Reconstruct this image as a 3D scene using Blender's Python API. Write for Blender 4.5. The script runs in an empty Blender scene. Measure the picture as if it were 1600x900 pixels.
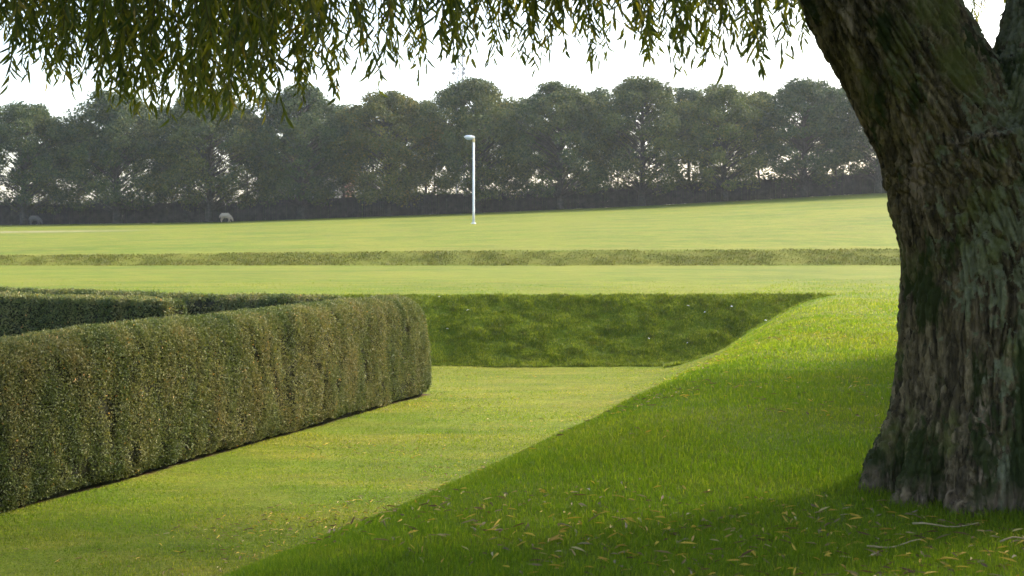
import bpy, math, random
import numpy as np
from mathutils import Vector

S = bpy.context.scene
C = S.collection
rng = np.random.default_rng(11)
random.seed(11)

# ------------------------------------------------------------------ camera, light, exposure
cam_data = bpy.data.cameras.new('camera')
cam = bpy.data.objects.new('camera', cam_data)
C.objects.link(cam)
cam.location = (0, 0, 1.6)
cam.rotation_euler = (math.radians(90), 0, 0)
cam_data.sensor_width = 36
cam_data.lens = 45
cam_data.shift_y = -95 / 1600
cam_data.clip_start = 0.05
cam_data.clip_end = 6000
cam_data.dof.use_dof = True
cam_data.dof.focus_distance = 11.0
cam_data.dof.aperture_fstop = 5.6
S.camera = cam

SUN_AZ, SUN_EL = 54.0, 36.0          # azimuth from +Y towards +X
world = bpy.data.worlds.new('World')
S.world = world
world.use_nodes = True
wn = world.node_tree
bg = wn.nodes['Background']
sky = wn.nodes.new('ShaderNodeTexSky')
sky.sky_type = 'NISHITA'
sky.sun_disc = False
sky.sun_elevation = math.radians(SUN_EL)
sky.sun_rotation = math.radians(SUN_AZ)
sky.altitude = 0
sky.air_density = 1.0
sky.dust_density = 3.0
sky.ozone_density = 1.0
wn.links.new(sky.outputs[0], bg.inputs[0])
bg.inputs[1].default_value = 0.15

sun_data = bpy.data.lights.new('sun', 'SUN')
sun_data.energy = 2.45
sun_data.angle = math.radians(7.0)
sun_data.color = (1.0, 0.90, 0.70)
sun = bpy.data.objects.new('sun', sun_data)
C.objects.link(sun)
az, el = math.radians(SUN_AZ), math.radians(SUN_EL)
SUN_DIR = Vector((math.sin(az) * math.cos(el), math.cos(az) * math.cos(el), math.sin(el)))
sun.rotation_euler = SUN_DIR.to_track_quat('Z', 'Y').to_euler()
sun.location = (30, 20, 40)

S.view_settings.view_transform = 'Standard'
S.view_settings.look = 'None'
S.view_settings.exposure = 2.0
S.view_settings.gamma = 1.0
S.cycles.use_denoising = True
S.cycles.max_bounces = 8
S.cycles.transparent_max_bounces = 8
S.cycles.volume_bounces = 1
HAZE = 0.00028

# ------------------------------------------------------------------ numpy noise
def _hash(ix, iy, iz, seed):
    h = (ix.astype(np.int64) * 374761393 + iy.astype(np.int64) * 668265263 + iz.astype(np.int64) * 2147483647 + seed * 974634777) & 0xffffffff
    h = ((h ^ (h >> 13)) * 1274126177) & 0xffffffff
    h = h ^ (h >> 16)
    return (h & 0xffff) / 65535.0

def noise3(x, y, z, seed=0):
    x, y, z = np.broadcast_arrays(np.asarray(x, float), np.asarray(y, float), np.asarray(z, float))
    fx, fy, fz = np.floor(x), np.floor(y), np.floor(z)
    tx, ty, tz = x - fx, y - fy, z - fz
    tx = tx * tx * (3 - 2 * tx); ty = ty * ty * (3 - 2 * ty); tz = tz * tz * (3 - 2 * tz)
    r = 0
    for a in (0, 1):
        for b in (0, 1):
            for c in (0, 1):
                w = (tx if a else 1 - tx) * (ty if b else 1 - ty) * (tz if c else 1 - tz)
                r = r + w * _hash(fx + a, fy + b, fz + c, seed)
    return r                                                    # 0..1

def fbm(x, y, z=0.0, oct=3, seed=0):
    a, s, t, f = 1.0, 0.0, 0.0, 1.0
    for k in range(oct):
        s = s + a * noise3(np.asarray(x) * f, np.asarray(y) * f, np.asarray(z) * f, seed + k * 17)
        t += a; a *= 0.5; f *= 2.03
    return s / t

# ------------------------------------------------------------------ mesh helpers
def mesh_from(name, verts, faces, smooth=False, rnd=None, mat_index=None):
    """verts (n,3); faces: list of (m,k) int arrays, k constant inside each array"""
    me = bpy.data.meshes.new(name)
    verts = np.asarray(verts, dtype=np.float32)
    if not isinstance(faces, (list, tuple)):
        faces = [faces]
    faces = [np.asarray(f, dtype=np.int32) for f in faces if len(f)]
    me.vertices.add(len(verts))
    me.vertices.foreach_set('co', verts.ravel())
    loops = np.concatenate([f.ravel() for f in faces])
    sizes = np.concatenate([np.full(len(f), f.shape[1], dtype=np.int32) for f in faces])
    starts = np.concatenate([[0], np.cumsum(sizes)[:-1]]).astype(np.int32)
    me.loops.add(len(loops))
    me.loops.foreach_set('vertex_index', loops)
    me.polygons.add(len(sizes))
    me.polygons.foreach_set('loop_start', starts)
    me.polygons.foreach_set('loop_total', sizes)
    if smooth:
        me.polygons.foreach_set('use_smooth', np.ones(len(sizes), dtype=bool))
    if mat_index is not None:
        me.polygons.foreach_set('material_index', np.asarray(mat_index, dtype=np.int32))
    me.update(calc_edges=True)
    if rnd is not None:
        at = me.attributes.new('rnd', 'FLOAT', 'POINT')
        at.data.foreach_set('value', np.asarray(rnd, dtype=np.float32))
    me.validate()
    return me

def link(name, me, mats=None, parent=None, loc=None):
    o = bpy.data.objects.new(name, me)
    C.objects.link(o)
    if mats is not None:
        for m in (mats if isinstance(mats, (list, tuple)) else [mats]):
            me.materials.append(m)
    if parent is not None:
        o.parent = parent
    if loc is not None:
        o.location = loc
    return o

def tag(o, label=None, cat=None, group=None, kind=None):
    if label: o['label'] = label
    if cat: o['category'] = cat
    if group: o['group'] = group
    if kind: o['kind'] = kind
    return o

def empty(name, loc, rz=0):
    o = bpy.data.objects.new(name, None)
    C.objects.link(o)
    o.location = loc
    o.rotation_euler = (0, 0, rz)
    o.empty_display_size = 0.3
    return o

def copy_tree(o, parent=None):
    c = o.copy()
    C.objects.link(c)
    if parent is not None:
        c.parent = parent
    for ch in list(o.children):
        copy_tree(ch, c)
    return c

class MB:
    """collects boxes and tubes into one mesh"""
    def __init__(self):
        self.v, self.f3, self.f4, self.n = [], [], [], 0
    def add(self, v, f4=None, f3=None):
        v = np.asarray(v, float)
        if f4 is not None and len(f4): self.f4.append(np.asarray(f4) + self.n)
        if f3 is not None and len(f3): self.f3.append(np.asarray(f3) + self.n)
        self.v.append(v); self.n += len(v)
    def box(self, x0, x1, y0, y1, z0, z1):
        v = [(x0, y0, z0), (x1, y0, z0), (x1, y1, z0), (x0, y1, z0), (x0, y0, z1), (x1, y0, z1), (x1, y1, z1), (x0, y1, z1)]
        self.add(v, [(3, 2, 1, 0), (4, 5, 6, 7), (0, 1, 5, 4), (1, 2, 6, 5), (2, 3, 7, 6), (3, 0, 4, 7)])
    def tube(self, pts, rad, n=8, cap=True):
        pts = [Vector(p) for p in pts]
        rings = []
        ref = Vector((0.31, 0.95, 0.02))
        for i, p in enumerate(pts):
            a = pts[max(i - 1, 0)]; b = pts[min(i + 1, len(pts) - 1)]
            t = (b - a).normalized()
            if abs(t.dot(ref)) > 0.95: ref = Vector((0.9, -0.2, 0.4))
            u = (ref - t * ref.dot(t)).normalized(); w = t.cross(u)
            r = rad[i] if hasattr(rad, '__len__') else rad
            rings.append([p + (u * math.cos(2 * math.pi * k / n) + w * math.sin(2 * math.pi * k / n)) * r for k in range(n)])
        v = [tuple(q) for rg in rings for q in rg]
        f4 = [(i * n + k, i * n + (k + 1) % n, (i + 1) * n + (k + 1) % n, (i + 1) * n + k) for i in range(len(pts) - 1) for k in range(n)]
        f3 = []
        if cap:
            m = len(v); v += [tuple(pts[0]), tuple(pts[-1])]
            L = (len(pts) - 1) * n
            f3 = [(m, (k + 1) % n, k) for k in range(n)] + [(m + 1, L + k, L + (k + 1) % n) for k in range(n)]
        self.add(v, f4, f3)
    def mesh(self, name, smooth=False):
        fs = []
        if self.f4: fs.append(np.concatenate(self.f4))
        if self.f3: fs.append(np.concatenate(self.f3))
        return mesh_from(name, np.concatenate(self.v), fs, smooth)
    def build(self, name, mat, parent=None, smooth=False, loc=None):
        return link(name, self.mesh(name, smooth), mat, parent, loc)

# ------------------------------------------------------------------ materials
def new_mat(name):
    m = bpy.data.materials.new(name)
    m.use_nodes = True
    nt = m.node_tree
    nt.nodes.clear()
    out = nt.nodes.new('ShaderNodeOutputMaterial')
    return m, nt, out

def N(nt, t, **kw):
    n = nt.nodes.new(t)
    for k, v in kw.items():
        setattr(n, k, v)
    return n

def ramp(nt, stops, fac):
    r = N(nt, 'ShaderNodeValToRGB')
    e = r.color_ramp.elements
    while len(e) < len(stops): e.new(0.5)
    for i, (p, c) in enumerate(stops):
        e[i].position = p
        e[i].color = (*c, 1) if len(c) == 3 else c
    nt.links.new(fac, r.inputs[0])
    return r.outputs[0]

def noise(nt, scale, detail=4, rough=0.55, vec=None, dist=0.0):
    n = N(nt, 'ShaderNodeTexNoise')
    n.inputs['Scale'].default_value = scale
    n.inputs['Detail'].default_value = detail
    n.inputs['Roughness'].default_value = rough
    n.inputs['Distortion'].default_value = dist
    if vec is not None: nt.links.new(vec, n.inputs['Vector'])
    return n.outputs['Fac']

def mapping(nt, vec, scale=(1, 1, 1), loc=(0, 0, 0)):
    m = N(nt, 'ShaderNodeMapping')
    m.inputs['Scale'].default_value = scale
    m.inputs['Location'].default_value = loc
    nt.links.new(vec, m.inputs['Vector'])
    return m.outputs[0]

def mix(nt, fac, a, b, mode='MIX'):
    n = N(nt, 'ShaderNodeMix', data_type='RGBA', blend_type=mode)
    for sock, val in ((n.inputs[0], fac), (n.inputs[6], a), (n.inputs[7], b)):
        if hasattr(val, 'is_output'): nt.links.new(val, sock)
        elif isinstance(val, (int, float)): sock.default_value = val
        else: sock.default_value = (*val, 1)
    return n.outputs[2]

def math_(nt, op, a, b=None, c=None):
    n = N(nt, 'ShaderNodeMath', operation=op)
    for i, v in enumerate((a, b, c)):
        if v is None: continue
        if hasattr(v, 'is_output'): nt.links.new(v, n.inputs[i])
        else: n.inputs[i].default_value = v
    return n.outputs[0]

def pos(nt):
    return N(nt, 'ShaderNodeNewGeometry').outputs['Position']

def objco(nt):
    return N(nt, 'ShaderNodeTexCoord').outputs['Object']

def principled(nt, out, col, rough=0.7, spec=0.3, bump=None, bump_d=0.01, metal=0.0):
    p = N(nt, 'ShaderNodeBsdfPrincipled')
    if hasattr(col, 'is_output'): nt.links.new(col, p.inputs['Base Color'])
    else: p.inputs['Base Color'].default_value = (*col, 1)
    p.inputs['Roughness'].default_value = rough
    p.inputs['Specular IOR Level'].default_value = spec
    p.inputs['Metallic'].default_value = metal
    if bump is not None:
        b = N(nt, 'ShaderNodeBump')
        b.inputs['Strength'].default_value = 1.0
        b.inputs['Distance'].default_value = bump_d
        nt.links.new(bump, b.inputs['Height'])
        nt.links.new(b.outputs[0], p.inputs['Normal'])
    nt.links.new(p.outputs[0], out.inputs['Surface'])
    return p

def leafy(nt, out, col, tcol, trans=0.4, rough=0.55, spec=0.25):
    """thin leaf: reflects and lets light through"""
    p = principled(nt, out, col, rough, spec)
    t = N(nt, 'ShaderNodeBsdfTranslucent')
    if hasattr(tcol, 'is_output'): nt.links.new(tcol, t.inputs[0])
    else: t.inputs[0].default_value = (*tcol, 1)
    m = N(nt, 'ShaderNodeMixShader')
    m.inputs[0].default_value = trans
    nt.links.new(p.outputs[0], m.inputs[1])
    nt.links.new(t.outputs[0], m.inputs[2])
    nt.links.new(m.outputs[0], out.inputs['Surface'])

def rnd_attr(nt):
    return N(nt, 'ShaderNodeAttribute', attribute_name='rnd').outputs['Fac']

# ------------------------------------------------------------------ terrain
HED_D = np.array([0.375, 0.927])            # direction of the long hedge
HED_N = np.array([0.927, -0.375])           # its face towards the crest
PIT = -1.5

def sramp(t, a, b, r):
    """0 below a, 1 above b, linear between, corners rounded over r"""
    s = 0
    ks = np.linspace(-1, 1, 7)
    for k in ks:
        s = s + np.clip((t + k * r - a) / (b - a), 0, 1)
    return s / len(ks)

def crest_x(Y):
    return -0.22 + 0.36 * (Y - 8.9) - 0.6 * np.clip((Y - 14) / 16.5, 0, 1.2) ** 2 - 0.42 * np.clip((12.5 - Y) / 6.5, 0, 1)

def pit_factor(X, Y):
    wob = 0.35 * (fbm(X * 0.25, Y * 0.25, 3.3, 2, 5) - 0.5)
    s = (crest_x(Y) - X) * 0.941 + wob
    p1 = sramp(s, -0.2, 2.25, 0.7)
    t = 30.55 - Y + 0.45 * wob + 0.5 * (fbm(X * 0.9, Y * 0.9, 8.1, 3, 15) - 0.5)
    p2 = sramp(t, 0.0, 2.1, 0.2)
    return np.minimum(p1, p2), p1, p2

def bank_height(X):
    return np.interp(X, [-60, -24, -10, 0, 20, 60], [0.25, 0.36, 0.52, 0.62, 0.68, 0.7])

def tree_ground(X):
    return np.interp(X, [-120, -80, -44, -25, -3.3, 11, 31, 60, 120], [1.3, 1.5, 1.77, 2.03, 2.8, 3.4, 4.5, 5.4, 6.2])

def height(X, Y, rough=True):
    X = np.asarray(X, float); Y = np.asarray(Y, float)
    f, p1, p2 = pit_factor(X, Y)
    z = PIT * f
    bh = bank_height(X)
    wb = 0.5 * (fbm(X * 0.12, 0.0, 1.0, 2, 9) - 0.5)
    z = z + bh * sramp(Y + wb, 53.0, 54.5, 0.15)
    u = np.clip((Y - 54.5) / 55.5, 0, 1)
    g = u + 0.35 * u * (1 - u)
    z = z + (tree_ground(X) - bh) * g
    far = np.clip((Y - 126) / 60, 0, 1)
    far = far * far * (3 - 2 * far)
    z = z * (1 - far) - 3.0 * far * np.clip((Y - 126) / 600, 0, 1)
    if rough:
        slope = np.maximum(4 * f * (1 - f) * (p2 < 0.995), 0.5 * 4 * f * (1 - f))
        b2 = sramp(Y + wb, 53.0, 54.5, 0.15); b2 = 4 * b2 * (1 - b2)
        z = z + 0.05 * (fbm(X * 0.5, Y * 0.5, 0, 2, 3) - 0.5) * np.clip(1 - Y / 140, 0, 1)
        z = z + slope * 0.09 * (fbm(X * 1.7, Y * 2.6, 0, 3, 21) - 0.5)
        z = z + b2 * 0.14 * (fbm(X * 0.9, Y * 1.5, 0, 3, 31) - 0.5)
    return z

def axis(segs):
    out = []
    for a, b, d in segs:
        out.append(np.arange(a, b, d))
    return np.concatenate(out)
geo = np.geomspace(130, 3000, 26)
ys = np.concatenate([-geo[::-1][:-1], axis([(-130, -12, 6), (-12, 2, 0.8), (2, 36, 0.11), (36, 52, 0.4), (52, 56, 0.12), (56, 130, 1.2)]), geo])
xs = np.concatenate([-geo[::-1][:-1], axis([(-130, -60, 5), (-60, -16, 0.8), (-16, 14, 0.12), (14, 60, 0.8), (60, 130, 5)]), geo])
GX, GY = np.meshgrid(xs, ys)
GZ = height(GX, GY)
nx, ny = len(xs), len(ys)
idx = np.arange(nx * ny).reshape(ny, nx)
quads = np.stack([idx[:-1, :-1], idx[:-1, 1:], idx[1:, 1:], idx[1:, :-1]], -1).reshape(-1, 4)
ground_me = mesh_from('lawn_ground', np.stack([GX, GY, GZ], -1).reshape(-1, 3), quads, True)
F, P1, P2 = pit_factor(GX, GY)
bmask = (4 * F * (1 - F) * ((P2 < 0.98) & (P2 < P1 + 0.05))).ravel()
b2 = sramp(GY + 0.5 * (fbm(GX * 0.12, 0.0, 1.0, 2, 9) - 0.5), 53.0, 54.5, 0.15)
at = ground_me.attributes.new('rough_grass', 'FLOAT', 'POINT')
at.data.foreach_set('value', np.clip(bmask * 2, 0, 1).astype(np.float32))
at = ground_me.attributes.new('dry_bank', 'FLOAT', 'POINT')
at.data.foreach_set('value', np.clip((4 * b2 * (1 - b2)).ravel() * 1.6, 0, 1).astype(np.float32))
strip = np.exp(-((GY - 83.0 - 0.02 * (GX + 40)) / 1.5) ** 2) * np.clip((-22.5 - GX) / 6.0, 0, 1)
at = ground_me.attributes.new('bare', 'FLOAT', 'POINT')
at.data.foreach_set('value', strip.ravel().astype(np.float32))

def near_hedge(X, Y, m):
    d = (X + 1.45) * HED_N[0] + (Y - 23.8) * HED_N[1]
    t = -((X + 1.45) * HED_D[0] + (Y - 23.8) * HED_D[1])
    a = (d < m) & (d > -1.1) & (t > -m) & (t < 19)
    return a
ny_, nx_ = GX.shape
soil = near_hedge(GX, GY, -0.06).astype(np.float32).ravel()
at = ground_me.attributes.new('soil', 'FLOAT', 'POINT')
at.data.foreach_set('value', soil)

def lawn_colour(nt, P):
    big = noise(nt, 0.16, 3, 0.6, P)
    col = ramp(nt, [(0.30, LAWN_A), (0.52, LAWN_B), (0.72, LAWN_C)], big)
    mid = noise(nt, 0.9, 4, 0.6, mapping(nt, P, (0.8, 1.6, 1)))
    col = mix(nt, ramp(nt, [(0.45, (0, 0, 0)), (0.75, (0.7, 0.7, 0.7))], mid), col, LAWN_DRY)
    streak = noise(nt, 1.0, 5, 0.65, mapping(nt, P, (0.10, 0.55, 1), (3, 7, 0)))
    col = mix(nt, ramp(nt, [(0.44, (0, 0, 0)), (0.66, (0.55, 0.55, 0.55))], streak), col, (0.185, 0.172, 0.026))
    col = mix(nt, ramp(nt, [(0.30, (0.6, 0.6, 0.6)), (0.46, (0, 0, 0))], streak), col, (0.080, 0.124, 0.010))
    # richer green of the shade round the willow, put into the grass colour
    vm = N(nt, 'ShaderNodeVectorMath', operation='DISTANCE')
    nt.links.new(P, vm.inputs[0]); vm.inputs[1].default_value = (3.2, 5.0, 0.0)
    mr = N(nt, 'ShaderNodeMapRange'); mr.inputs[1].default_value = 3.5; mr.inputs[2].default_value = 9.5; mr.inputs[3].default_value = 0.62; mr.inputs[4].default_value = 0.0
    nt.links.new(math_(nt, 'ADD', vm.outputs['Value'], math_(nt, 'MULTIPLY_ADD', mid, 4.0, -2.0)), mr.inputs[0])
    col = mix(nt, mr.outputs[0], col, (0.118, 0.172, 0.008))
    return col
LAWN_A, LAWN_B, LAWN_C, LAWN_DRY = (0.084, 0.128, 0.009), (0.117, 0.158, 0.012), (0.158, 0.184, 0.017), (0.205, 0.186, 0.030)

def ground_material():
    m, nt, out = new_mat('lawn')
    P = pos(nt)
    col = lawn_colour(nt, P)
    fine = noise(nt, 14, 5, 0.7, P)
    col = mix(nt, 1.0, col, ramp(nt, [(0.25, (0.55, 0.55, 0.55)), (0.7, (1.15, 1.15, 1.15))], fine), 'MULTIPLY')
    mott = noise(nt, 2.2, 5, 0.7, mapping(nt, P, (0.6, 1.4, 1)))
    col = mix(nt, 1.0, col, ramp(nt, [(0.3, (0.72, 0.74, 0.7)), (0.7, (1.18, 1.14, 1.1))], mott), 'MULTIPLY')
    tuft = noise(nt, 3.5, 5, 0.65, mapping(nt, P, (1, 1, 2)))
    bank = ramp(nt, [(0.28, (0.085, 0.095, 0.014)), (0.5, (0.125, 0.18, 0.014)), (0.72, (0.17, 0.22, 0.022))], tuft)
    rg = N(nt, 'ShaderNodeAttribute', attribute_name='rough_grass').outputs['Fac']
    col = mix(nt, rg, col, bank)
    t2 = noise(nt, 1.2, 5, 0.65, mapping(nt, P, (1, 1, 3)))
    dry = ramp(nt, [(0.3, (0.085, 0.100, 0.010)), (0.55, (0.125, 0.132, 0.018)), (0.78, (0.165, 0.152, 0.030))], t2)
    db = N(nt, 'ShaderNodeAttribute', attribute_name='dry_bank').outputs['Fac']
    col = mix(nt, db, col, dry)
    ba = N(nt, 'ShaderNodeAttribute', attribute_name='bare').outputs['Fac']
    bn = noise(nt, 0.9, 4, 0.7, P)
    ba = math_(nt, 'MULTIPLY', ba, ramp(nt, [(0.3, (0.3, 0.3, 0.3)), (0.55, (1, 1, 1))], bn))
    col = mix(nt, ba, col, (0.23, 0.20, 0.12))
    so = N(nt, 'ShaderNodeAttribute', attribute_name='soil').outputs['Fac']
    col = mix(nt, so, col, ramp(nt, [(0.35, (0.035, 0.022, 0.012)), (0.7, (0.09, 0.05, 0.03))], noise(nt, 12, 4, 0.6, P)))
    principled(nt, out, col, 0.9, 0.1, noise(nt, 30, 4, 0.7, P), 0.03)
    return m
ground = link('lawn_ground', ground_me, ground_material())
tag(ground, kind='structure')

# ------------------------------------------------------------------ grass blades (nobody could count them)
def grass_material():
    m, nt, out = new_mat('grass_blade')
    P = pos(nt)
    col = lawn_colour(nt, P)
    r = rnd_attr(nt)
    v = ramp(nt, [(0.0, (0.72, 0.85, 0.7)), (0.5, (1.0, 1.05, 1.0)), (0.9, (1.35, 1.3, 1.1)), (1.0, (2.3, 1.7, 2.2))], r)
    col = mix(nt, 1.0, col, v, 'MULTIPLY')
    leafy(nt, out, col, mix(nt, 1.0, col, (1.3, 1.5, 0.7), 'MULTIPLY'), 0.5, 0.55, 0.15)
    return m

def bank_grass_material():
    m, nt, out = new_mat('bank_grass')
    P = pos(nt)
    tuft = noise(nt, 2.6, 5, 0.65, mapping(nt, P, (1, 1, 2)))
    col = ramp(nt, [(0.28, (0.095, 0.115, 0.014)), (0.5, (0.135, 0.200, 0.014)), (0.72, (0.20, 0.255, 0.024))], tuft)
    r = rnd_attr(nt)
    v = ramp(nt, [(0.0, (0.5, 0.55, 0.5)), (0.5, (1.0, 1.0, 1.0)), (0.93, (1.5, 1.35, 1.2)), (1.0, (2.2, 1.7, 2.2))], r)
    col = mix(nt, 1.0, col, v, 'MULTIPLY')
    leafy(nt, out, col, mix(nt, 1.0, col, (1.25, 1.15, 0.7), 'MULTIPLY'), 0.4, 0.5, 0.25)
    return m

TRUNK = (3.05, 7.8)
def in_hedges(X, Y):
    d = (X + 1.45) * HED_N[0] + (Y - 23.8) * HED_N[1]
    t = -((X + 1.45) * HED_D[0] + (Y - 23.8) * HED_D[1])
    a = (d < -0.02 + 0.10 * (fbm(X * 3, Y * 3, 0, 2, 8) - 0.4)) & (d > -1.0) & (t > 0) & (t < 19)
    b = (t > 0) & (t < 1.0) & (d < -0.9)
    e = -((X + 6.2) * HED_N[0] + (Y - 22.9) * HED_N[1])
    g = ((X + 6.2) * HED_D[0] + (Y - 22.9) * HED_D[1])
    c = (e > 0) & (g > 0) & (g < 0.95)
    return a | b | c

def blades(X, Y, h, w, lean, seed):
    r = np.random.default_rng(seed)
    n = len(X)
    Z = height(X, Y) - 0.004
    a = r.uniform(0, 2 * np.pi, n)
    la = r.uniform(0, 2 * np.pi, n)
    ll = np.abs(r.normal(0, lean, n)) * h
    dx, dy = np.cos(a) * w / 2, np.sin(a) * w / 2
    mx, my = np.cos(la) * ll * 0.35, np.sin(la) * ll * 0.35
    V = np.empty((n, 5, 3), np.float32)
    V[:, 0] = np.stack([X - dx, Y - dy, Z], -1)
    V[:, 1] = np.stack([X + dx, Y + dy, Z], -1)
    V[:, 2] = np.stack([X + mx + dx * 0.75, Y + my + dy * 0.75, Z + h * 0.58], -1)
    V[:, 3] = np.stack([X + mx - dx * 0.75, Y + my - dy * 0.75, Z + h * 0.58], -1)
    V[:, 4] = np.stack([X + np.cos(la) * ll, Y + np.sin(la) * ll, Z + h * np.sqrt(np.clip(1 - (ll / h) ** 2 * 0.5, 0.2, 1))], -1)
    b = (np.arange(n) * 5)[:, None]
    q = b + np.array([0, 1, 2, 3]); t = b + np.array([3, 2, 4])
    return V.reshape(-1, 3), q, t, np.repeat(r.uniform(0, 1, n), 5)

n = 1150000
gy = np.exp(rng.uniform(np.log(3.2), np.log(40), n))
gx = gy * rng.uniform(-0.66, 0.66, n)
f, p1, p2 = pit_factor(gx, gy)
farbank = (f > 0.03) & (f < 0.985) & (p2 < p1 + 0.03) & (p2 < 0.985)
keep = ~in_hedges(gx, gy) & (np.hypot(gx - TRUNK[0], gy - TRUNK[1]) > 0.5) & ~farbank & (gy < rng.uniform(20, 40, n))
gx, gy = gx[keep], gy[keep]
patch = fbm(gx * 1.1, gy * 1.1, 0, 3, 41)
pf, pp1, _ = pit_factor(gx, gy)
lush = np.where(pp1 < 0.6, 1.0, 0.5)                                   # mown shorter down by the hedge
near_tree = 1 + 0.9 * np.exp(-((np.hypot(gx - TRUNK[0], gy - TRUNK[1]) - 0.85) / 0.22) ** 2)
h = (0.026 + 0.050 * np.clip(patch - 0.25, 0, 1)) * near_tree * lush * rng.uniform(0.6, 1.35, len(gx)) 
w = 0.0034 * np.clip(gy / 5.5, 0.8, 4) * rng.uniform(0.7, 1.3, len(gx))
V, q, t, r = blades(gx, gy, h, w, 0.55, 1)
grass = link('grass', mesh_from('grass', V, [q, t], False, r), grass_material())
tag(grass, 'short mown green grass blades covering the lawns', 'grass', kind='stuff')

n = 210000
bx = rng.uniform(-4.5, 9.5, n); by = rng.uniform(28.1, 30.9, n)
f, p1, p2 = pit_factor(bx, by)
keep = (p2 < p1 + 0.06) & (f > 0.015) & (f < 0.99) & ~in_hedges(bx, by)
bx, by = bx[keep], by[keep]
cl = fbm(bx * 2.8, by * 4.5, 0, 3, 61)
keep = rng.uniform(0.0, 0.6, len(bx)) < cl + 0.2
bx, by, cl = bx[keep], by[keep], cl[keep]
h = (0.04 + 0.09 * np.clip(cl - 0.38, 0, 1)) * rng.uniform(0.6, 1.5, len(bx))
V, q, t, r = blades(bx, by, h, 0.013 * rng.uniform(0.7, 1.4, len(bx)), 0.8, 2)
bank_grass = link('rough_bank_grass', mesh_from('rough_bank_grass', V, [q, t], False, r), bank_grass_material())
tag(bank_grass, 'rough tufted darker grass on the steep far bank', 'grass', kind='stuff')

n = 60000
bx = rng.uniform(-27, 24, n); by = rng.uniform(52.7, 55.3, n)
bb = sramp(by + 0.5 * (fbm(bx * 0.12, 0.0, 1.0, 2, 9) - 0.5), 53.0, 54.5, 0.15)
cl = fbm(bx * 1.0, by * 1.5, 0, 3, 71)
keep = (bb > 0.02) & (bb < 0.98) & (rng.uniform(0.3, 0.7, n) < cl + 0.2)
bx, by, cl = bx[keep], by[keep], cl[keep]
h = (0.04 + 0.11 * np.clip(cl - 0.35, 0, 1)) * rng.uniform(0.6, 1.5, len(bx))
V, q, t, r = blades(bx, by, h, 0.022 * rng.uniform(0.7, 1.4, len(bx)), 0.8, 3)
def dry_grass_material():
    m, nt, out = new_mat('dry_grass')
    P = pos(nt)
    t2 = noise(nt, 1.2, 5, 0.65, mapping(nt, P, (1, 1, 3)))
    col = ramp(nt, [(0.3, (0.090, 0.108, 0.010)), (0.55, (0.14, 0.145, 0.020)), (0.78, (0.185, 0.165, 0.034))], t2)
    col = mix(nt, 1.0, col, ramp(nt, [(0, (0.8, 0.8, 0.8)), (1, (1.2, 1.18, 1.15))], rnd_attr(nt)), 'MULTIPLY')
    leafy(nt, out, col, col, 0.35)
    return m
dry = link('dry_bank_grass', mesh_from('dry_bank_grass', V, [q, t], False, r), dry_grass_material())
tag(dry, 'dry brownish grass on the low bank across the middle distance', 'grass', kind='stuff')

# ------------------------------------------------------------------ leaf shapes
def leaves(base, direc, length, width, normal_hint, seed, droop=0.15):
    """lens shaped leaf, two quads folded on the midrib: returns verts, quads"""
    n = len(base)
    d = direc / np.linalg.norm(direc, axis=1, keepdims=True)
    s = np.cross(d, normal_hint)
    s /= np.linalg.norm(s, axis=1, keepdims=True) + 1e-9
    nn = np.cross(s, d)
    L = length[:, None]; W = width[:, None] / 2
    V = np.empty((n, 6, 3), np.float32)
    sag = nn * L * droop
    V[:, 0] = base
    V[:, 1] = base + d * L * 0.30 - s * W + nn * W * 0.5 - sag * 0.1
    V[:, 2] = base + d * L * 0.66 - s * W * 0.8 + nn * W * 0.4 - sag * 0.45
    V[:, 3] = base + d * L - sag
    V[:, 4] = base + d * L * 0.66 + s * W * 0.8 + nn * W * 0.4 - sag * 0.45
    V[:, 5] = base + d * L * 0.30 + s * W + nn * W * 0.5 - sag * 0.1
    b = (np.arange(n) * 6)[:, None]
    q = np.concatenate([b + np.array([0, 1, 2, 3]), b + np.array([0, 3, 4, 5])])
    return V.reshape(-1, 3), q

def unit(n, r):
    v = r.normal(size=(n, 3))
    return v / np.linalg.norm(v, axis=1, keepdims=True)

# ------------------------------------------------------------------ fallen leaves
def litter_material():
    m, nt, out = new_mat('fallen_leaf')
    col = ramp(nt, [(0.0, (0.10, 0.055, 0.025)), (0.3, (0.16, 0.10, 0.035)), (0.45, (0.24, 0.19, 0.11)), (0.58, (0.42, 0.26, 0.03)), (0.9, (0.50, 0.36, 0.04)), (1.0, (0.36, 0.31, 0.22))], rnd_attr(nt))
    leafy(nt, out, col, col, 0.2, 0.6, 0.3)
    return m
n = 30000
ly = np.exp(rng.uniform(np.log(4.6), np.log(27), n)); lx = ly * rng.uniform(-0.6, 0.6, n)
dn = fbm(lx * 0.45, ly * 0.45, 0, 3, 81)
f, p1, p2 = pit_factor(lx, ly)
keep = ~in_hedges(lx, ly) & (p2 > 0.97) & (rng.uniform(0.44, 0.66, n) < dn) & (rng.uniform(0, 1, n) < np.clip((ly - 3.2) / 7, 0.5, 1) * np.clip(1.35 - ly / 27, 0.15, 1))
keep &= np.hypot(lx - TRUNK[0], ly - TRUNK[1]) > 0.85
lx, ly = lx[keep], ly[keep]
n = len(lx)
ang = rng.uniform(0, 2 * np.pi, n); tilt = rng.normal(0.05, 0.22, n)
d = np.stack([np.cos(ang) * np.cos(tilt), np.sin(ang) * np.cos(tilt), np.sin(tilt)], -1)
base = np.stack([lx, ly, height(lx, ly) + rng.uniform(0.012, 0.035, n)], -1)
nh = np.array([[0, 0, 1.0]]) + 0.5 * rng.normal(size=(n, 3))
V, q = leaves(base, d, rng.uniform(0.035, 0.10, n), rng.uniform(0.007, 0.016, n), nh, 0, 0.2)
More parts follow.
